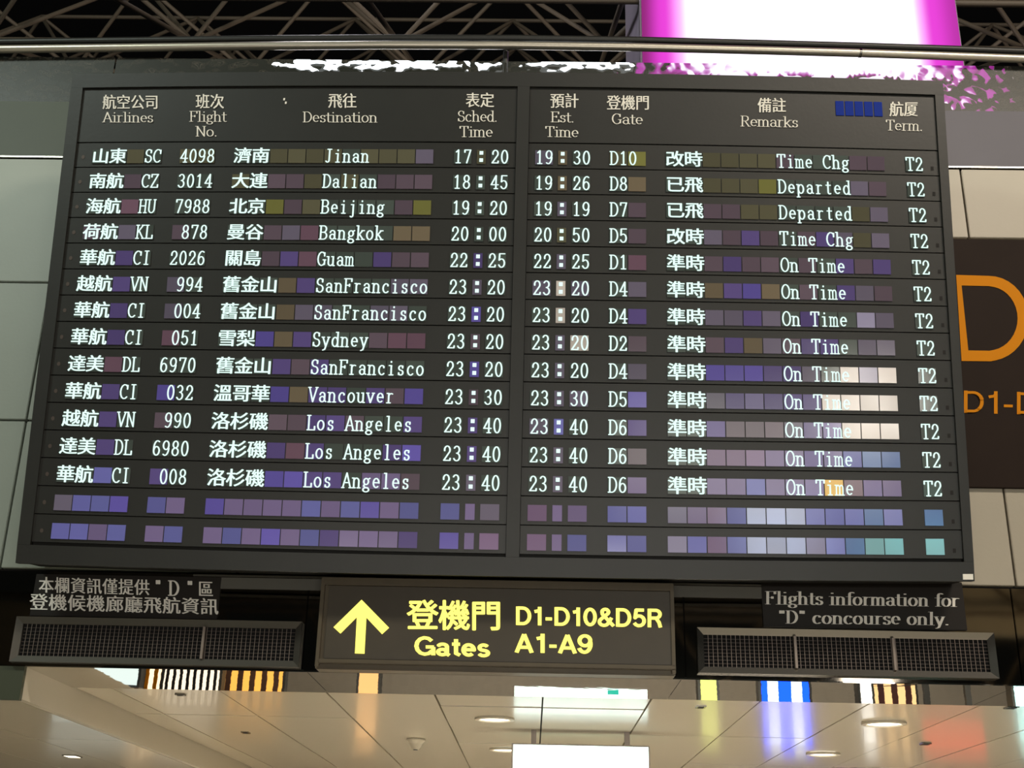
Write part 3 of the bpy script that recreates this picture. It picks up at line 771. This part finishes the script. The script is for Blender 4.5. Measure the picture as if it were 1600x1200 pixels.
# ------------------------------------------------------------------ roof space frame
tr_ = empty('roof_space_frame', (0, 20, 13.0), 'dark tubular space frame of the hall roof above the handrail', 'roof frame')
rods = []
mod, Yn, Zn, dz = 2.45, 14.6, 12.2, 1.9
nb, ntp = {}, {}
for j in range(-2, 4):
    for i in range(-4, 6):
        nb[i, j] = Vector((i * mod + .75, Yn + j * mod, Zn + .55 * mod * j)); ntp[i, j] = nb[i, j] + Vector((mod / 2, mod / 2, dz))
unit = None
def rod(name, p, q, r):
    """share one unit tube"""
    global unit
    if unit is None:
        V, Fc = [], []; tube((0, 0, 0), (0, 0, 1), 1, V, Fc, 8); unit = mesh(V, Fc, 'rod')
        for f in unit.polygons: f.use_smooth = len(f.vertices) == 4
    o = link(name, unit, M['truss'], tr_); d = q - p
    o.location = p - tr_.location; o.rotation_euler = d.to_track_quat('Z', 'Y').to_euler(); o.scale = (r, r, d.length)
for (i, j), p in nb.items():
    if (i + 1, j) in nb: rod('chord', p, nb[i + 1, j], .034)
    if (i, j + 1) in nb: rod('chord', p, nb[i, j + 1], .03)
    for di, dj in ((0, 0), (-1, 0), (0, -1), (-1, -1)):
        if (i + di, j + dj) in ntp: rod('diagonal_strut', p, ntp[i + di, j + dj], .028)
for (i, j), p in ntp.items():
    if (i + 1, j) in ntp: rod('chord', p, ntp[i + 1, j], .03)

# magenta lightbox on the upper floor
YM = 9.6
mx0, mx1 = Xat(1003, 40, YM), Xat(1500, 60, YM)
mz0, mz1 = Zat(1250, 190, YM), Zat(1250, -260, YM)
mb = empty('advertising_lightbox', ((mx0 + mx1) / 2, YM + .4, mz0), 'tall glowing magenta and white lightbox behind the handrail', 'lightbox')
box('housing', mx0 - .015, mx1 + .015, YM + .012, YM + 1.75, mz0, mz1, M['boxbody'], mb, .01)
mm = bpy.data.materials.new('magenta_screen'); mm.use_nodes = True; nt = mm.node_tree; nt.nodes.remove(nt.nodes['Principled BSDF'])
def N(t, **kw):
    n = nt.nodes.new(t)
    for k, v in kw.items(): setattr(n, k, v)
    return n
tc = N('ShaderNodeTexCoord'); sp = N('ShaderNodeSeparateXYZ'); nt.links.new(tc.outputs['Generated'], sp.inputs[0])
def ramp(sock, pts):
    r = N('ShaderNodeValToRGB'); nt.links.new(sock, r.inputs[0]); els = r.color_ramp.elements
    while len(els) < len(pts): els.new(.5)
    for e, (p, v) in zip(els, pts): e.position = p; e.color = (v, v, v, 1)
    r.color_ramp.interpolation = 'EASE'
    return r.outputs[0]
ax = ramp(sp.outputs[0], [(0, .0), (.07, .12), (.20, 1), (.82, 1), (.92, .12), (1, .05)])
az = ramp(sp.outputs[2], [(0, 0), (.02, 1), (.48, 1), (.56, .35), (.6, .1), (1, .1)])
mu = N('ShaderNodeMath', operation='MULTIPLY'); nt.links.new(ax, mu.inputs[0]); nt.links.new(az, mu.inputs[1])
cr = N('ShaderNodeValToRGB'); nt.links.new(mu.outputs[0], cr.inputs[0])
els = cr.color_ramp.elements; els[0].position = 0; els[0].color = (.30, .025, .20, 1); els[1].position = 1; els[1].color = (2.2, 2.0, 2.3, 1)
e = els.new(.12); e.color = (.85, .06, .72, 1); e = els.new(.45); e.color = (1.3, .6, 1.3, 1)
em = N('ShaderNodeEmission'); em.inputs[1].default_value = 1.0; nt.links.new(cr.outputs[0], em.inputs[0]); nt.links.new(em.outputs[0], nt.nodes['Material Output'].inputs[0])
box('lit_face', mx0, mx1, YM, YM + .012, mz0 + .01, mz1, mm, mb)

# light fittings just behind the hammered glass
for k, (a, b_, lab) in enumerate(((432, 728, 'longest row of white tubes glowing behind the hammered glass, left of centre'), (746, 782, 'short white tube glowing behind the hammered glass, above the board centre'), (817, 985, 'bright white tube fitting behind the hammered glass, beside the magenta lightbox'))):
    Y = YW + .18
    z = Zat((a + b_) / 2, 104, Y); x0, x1 = Xat(a, 104, Y), Xat(b_, 104, Y)
    t = empty('tube_light', ((x0 + x1) / 2, Y, z - .04), lab, 'light', 'tube lights behind the glass')
    box('tray', x0, x1, Y + .02, Y + .06, z - .05, z + .045, M['frame'], t)
    V, Fc = [], []; tube((x0 - t.location.x, 0, .04), (x1 - t.location.x, 0, .04), .028, V, Fc, 10)
    link('tube', mesh(V, Fc, 'tube'), M['tube'], t)

# ------------------------------------------------------------------ corridor fittings
def disc(x, y, r, z0, z1, V, Fc, n=20):
    tube((x, y, z0), (x, y, z1), r, V, Fc, n)
def downlight(px, py, r, label, Z=None, lit=True):
    Z = ZB if Z is None else Z
    p = at_z(px, py, Z); r *= 1.2
    t = empty('ceiling_downlight', (p.x, p.y, Z - .02), label, 'light', 'round downlights in the corridor ceiling')
    V, Fc = [], []; n = 24
    for rr, zz in ((r, .02), (r, .004), (r * .82, .0), (r * .8, .018)):
        for k in range(n): V.append((rr * math.cos(2 * math.pi * k / n), rr * math.sin(2 * math.pi * k / n), zz))
    for a in range(3):
        for k in range(n): j = (k + 1) % n; Fc.append((a * n + k, a * n + j, (a + 1) * n + j, (a + 1) * n + k))
    link('rim', mesh(V, Fc, 'rim'), M['drop'], t)
    V, Fc = [], []; disc(0, 0, r * .79, .010, .019, V, Fc); link('lens', mesh(V, Fc, 'lens'), M['lamp'], t)
    d = bpy.data.lights.new('downlight_beam', 'SPOT'); d.energy = 130; d.spot_size = R(110); d.spot_blend = .6; d.shadow_soft_size = r * .7; d.color = (1, .93, .8)
    o = bpy.data.objects.new('downlight_beam', d); COL.objects.link(o); o.parent = t; o.location = (0, 0, -.02)
    return t
downlight(773, 1122, .13, 'round downlight left of the white lightbox, nearer one')
downlight(790, 1170, .13, 'round downlight tucked behind the white lightbox edge')
downlight(1381, 1129, .14, 'round downlight in the ceiling under the right grille, nearer one')
downlight(1286, 1177, .13, 'round downlight at the lower right, farther from the bulkhead')
def slot(px, py, label, Z, lit=False, wd=.16, dp=.05):
    p = at_z(px, py, Z)
    t = empty('ceiling_slot', (p.x, p.y, Z - .008), label, 'vent', 'small slots in the corridor ceiling')
    box('rim', p.x - wd / 2, p.x + wd / 2, p.y - dp, p.y + dp, Z - .008, Z + .004, M['steel'], t, .002)
    box('opening', p.x - wd / 2 + .015, p.x + wd / 2 - .015, p.y - dp + .012, p.y + dp - .012, Z - .0095, Z - .007, M['lamp'] if lit else M['black'], t)
slot(282, 1085, 'small dark slot in the ceiling, far left', ZB, wd=.07, dp=.03)
slot(384, 1144, 'small pale slot in the left ceiling panels', ZB, wd=.07)
slot(1095, 1104, 'small dark slot in the ceiling right of the sign', ZB, wd=.07)
slot(1446, 1162, 'small dark slot in the ceiling at the lower right', ZB, wd=.08)
slot(1580, 1105, 'small dark slot at the right edge of the ceiling', ZB, wd=.08)
slot(113, 1181, 'bright lit slot in the dropped ceiling, far left', ZD, True, wd=.13, dp=.09)
# smoke detector
p = at_z(650, 1155, ZB)
sd = empty('smoke_detector', (p.x, p.y, ZB - .09), 'pale conical smoke detector under the ceiling, left of the lightbox', 'detector')
V, Fc = [], []; n = 20
for rr, zz in ((.085, .09), (.085, .075), (.06, .05), (.045, .02), (.028, .0)):
    for k in range(n): V.append((rr * math.cos(2 * math.pi * k / n), rr * math.sin(2 * math.pi * k / n), zz))
for a in range(4):
    for k in range(n): j = (k + 1) % n; Fc.append((a * n + k, a * n + j, (a + 1) * n + j, (a + 1) * n + k))
Fc.append(tuple(4 * n + k for k in range(n)))
link('housing', mesh(V, Fc, 'detector'), M['drop'], sd)
V, Fc = [], []; disc(0, 0, .02, -.006, .002, V, Fc, 12); link('sensor', mesh(V, Fc, 'sensor'), M['frame'], sd)
# hanging white lightbox
YH = 10.75
hx0, hx1 = Xat(799, 1180, YH), Xat(1016, 1180, YH); hz1 = Zat(905, 1163, YH)
hb = empty('hanging_lightbox', ((hx0 + hx1) / 2, YH + .1, hz1 - .25), 'white lit box sign hanging from the ceiling at the bottom edge', 'sign')
box('frame', hx0, hx1, YH + .004, YH + .2, hz1 - .25, hz1, M['darksteel'], hb, .006)
box('lit_face', hx0 + .015, hx1 - .015, YH - .002, YH + .006, hz1 - .238, hz1 - .012, emis('white_face', (232, 255, 246), 3.), hb)
box('lit_back', hx0 + .015, hx1 - .015, YH + .198, YH + .206, hz1 - .238, hz1 - .012, emis('white_face_back', (200, 255, 235), 2.2), hb)
hg = emis('green_mark', (60, 220, 190), 1.)
box('green_mark', Xat(950, 1198, YH), Xat(968, 1198, YH), YH - .005, YH - .001, hz1 - .235, hz1 - .19, hg, hb)
for px in (834, 981):
    x = Xat(px, 1155, YH); box('hanger', x - .022, x + .022, YH + .08, YH + .12, hz1 - .002, ZB + .004, M['darksteel'], hb)

# shops and lit signs of the corridor, seen in the mirror soffit and as streaks on the glossy ceiling
def shopsign(name, px0, px1, D, z0, z1, col, s, label, bars=None):
    """px0, px1: where its streak stands"""
    x0, x1 = (ray(px0, 1078).x / ray(px0, 1078).y) * D, (ray(px1, 1078).x / ray(px1, 1078).y) * D
    t = empty(name, ((x0 + x1) / 2, D, z0), label, 'sign', 'lit signs of the corridor shops')
    box('housing', x0 - .03, x1 + .03, D + .01, D + .18, z0 - .03, z1 + .03, M['frame'], t)
    box('lit_face', x0, x1, D, D + .012, z0, z1, emis(name + '_light', col, s), t)
    if bars:
        n, bc = bars
        for k in range(n):
            a = x0 + (x1 - x0) * (k + .25) / n; b_ = a + (x1 - x0) * .45 / n
            box('stripe', a, b_, D - .006, D + .002, z0, z1, bc, t)
    for x in (x0 + .1, x1 - .1): box('leg', x - .03, x + .03, D + .06, D + .12, 0, z0 - .03, M['frame'], t)
    return t
DK = M['black']
shopsign('shop_sign', 88, 212, 13.6, 1.86, 2.15, (225, 240, 235), 1.4, 'pale white shop sign mirrored at the far left of the soffit')
shopsign('shop_sign', 207, 248, 14.3, 1.5, 2.3, (255, 225, 180), 2.2, 'cream lit shop shelf mirrored left in the soffit', (3, M['orange']))
shopsign('shop_sign', 254, 340, 14, 1.3, 2.3, (255, 235, 205), 1.8, 'cream and black striped shop sign mirrored in the soffit', (8, DK))
shopsign('shop_sign', 346, 440, 15, 1.4, 2.2, (255, 180, 80), 1.6, 'amber lit shop shelf mirrored under the left grille', (5, mat('brown_stock', (70, 38, 20), .6)))
shopsign('shop_sign', 560, 590, 15, 1.4, 2.5, (255, 190, 120), 1.6, 'narrow amber column light mirrored under the gate sign')
shopsign('shop_sign', 1095, 1120, 14, 1.7, 2.5, (235, 240, 130), 1.8, 'narrow yellow lit sign mirrored left of the blue sign')
shopsign('shop_sign', 1190, 1264, 14, 1.7, 2.6, (20, 70, 255), 4.0, 'vivid blue lit sign mirrored under the right grille', (2, emis('blue_white', (230, 240, 255), 2.5)))
shopsign('shop_sign', 1345, 1362, 14.5, 1.7, 2.5, (255, 250, 240), 3, 'narrow white pillar light mirrored under the right grille')
shopsign('shop_sign', 1366, 1430, 16, 1.6, 2.4, (255, 205, 140), 1.6, 'cream lit shopfront mirrored under the right grille', (3, mat('maroon_stock', (80, 30, 26), .6)))
shopsign('shop_sign', 1436, 1530, 14, 2.3, 2.6, (255, 60, 40), 1.6, 'red lit shop sign mirrored at the right')
shopsign('shop_sign', 1585, 1640, 14, 1.6, 2.5, (190, 250, 245), 3, 'pale cyan lit sign mirrored at the right edge')
# hall signs behind the viewer, which the tiles of the board catch
def reflect_at(px, py, D):
    """point behind the viewer at Y = -D seen in the board's face at that place"""
    x, z = loc2(px, py); P = p0 + eX * x + eU * z; d = (P - EYE).normalized(); n_ = -eD
    r_ = d - n_ * 2 * d.dot(n_); return P + r_ * ((-D - P.y) / r_.y)
def hallsign(px0, py0, px1, py1, D, col, s, label):
    a, b_ = reflect_at(px0, py0, D), reflect_at(px1, py1, D)
    x0, x1 = sorted((a.x, b_.x)); z0, z1 = sorted((a.z, b_.z))
    t = empty('hall_sign', ((x0 + x1) / 2, -D, z0), label, 'sign', 'lit signs across the hall')
    box('housing', x0 - .04, x1 + .04, -D - .2, -D - .012, z0 - .04, z1 + .04, M['frame'], t)
    box('lit_face', x0, x1, -D - .012, -D, z0, z1, emis('hall_sign_light', col, s), t)
hallsign(1322, 572, 1412, 690, 15.6, (255, 246, 235), 14, 'white lit sign across the hall, opposite the remarks column')
hallsign(1165, 790, 1262, 870, 15.6, (200, 215, 255), 7, 'pale blue lit sign across the hall')
hallsign(1380, 825, 1490, 872, 15.6, (120, 235, 240), 7, 'cyan lit sign across the hall')
# frame of the roof on the near side of the hall, mirrored in the polished band
V, Fc = [], []
for k in range(-9, 10):
    x = k * 2.1
    tube((x, -13, 5.9), (x + 1.05, -13, 7.6), .05, V, Fc, 6); tube((x + 1.05, -13, 7.6), (x + 2.1, -13, 5.9), .05, V, Fc, 6)
    tube((x, -11, 7.4), (x + 1.05, -12, 9.2), .05, V, Fc, 6); tube((x + 1.05, -12, 9.2), (x + 2.1, -11, 7.4), .05, V, Fc, 6)
for z, y in ((5.9, -13), (7.6, -13), (7.4, -11), (9.2, -12)): tube((-19, y, z), (20, y, z), .06, V, Fc, 6)
o = link('near_truss', mesh([Vector(v) - tr_.location for v in V], Fc, 'near_truss'), M['truss'], tr_, 'stuff')

# slabs added across the hall, unseen, to give the band warm reflections
for xa_, xb_, za_, zb_ in ((9.2, 15.5, 7.1, 9.8), (-16, -9.6, 5.0, 7.4)):
    box('added_slab', xa_, xb_, -12, -11.6, za_, zb_, M['panel_r'], kind='structure')
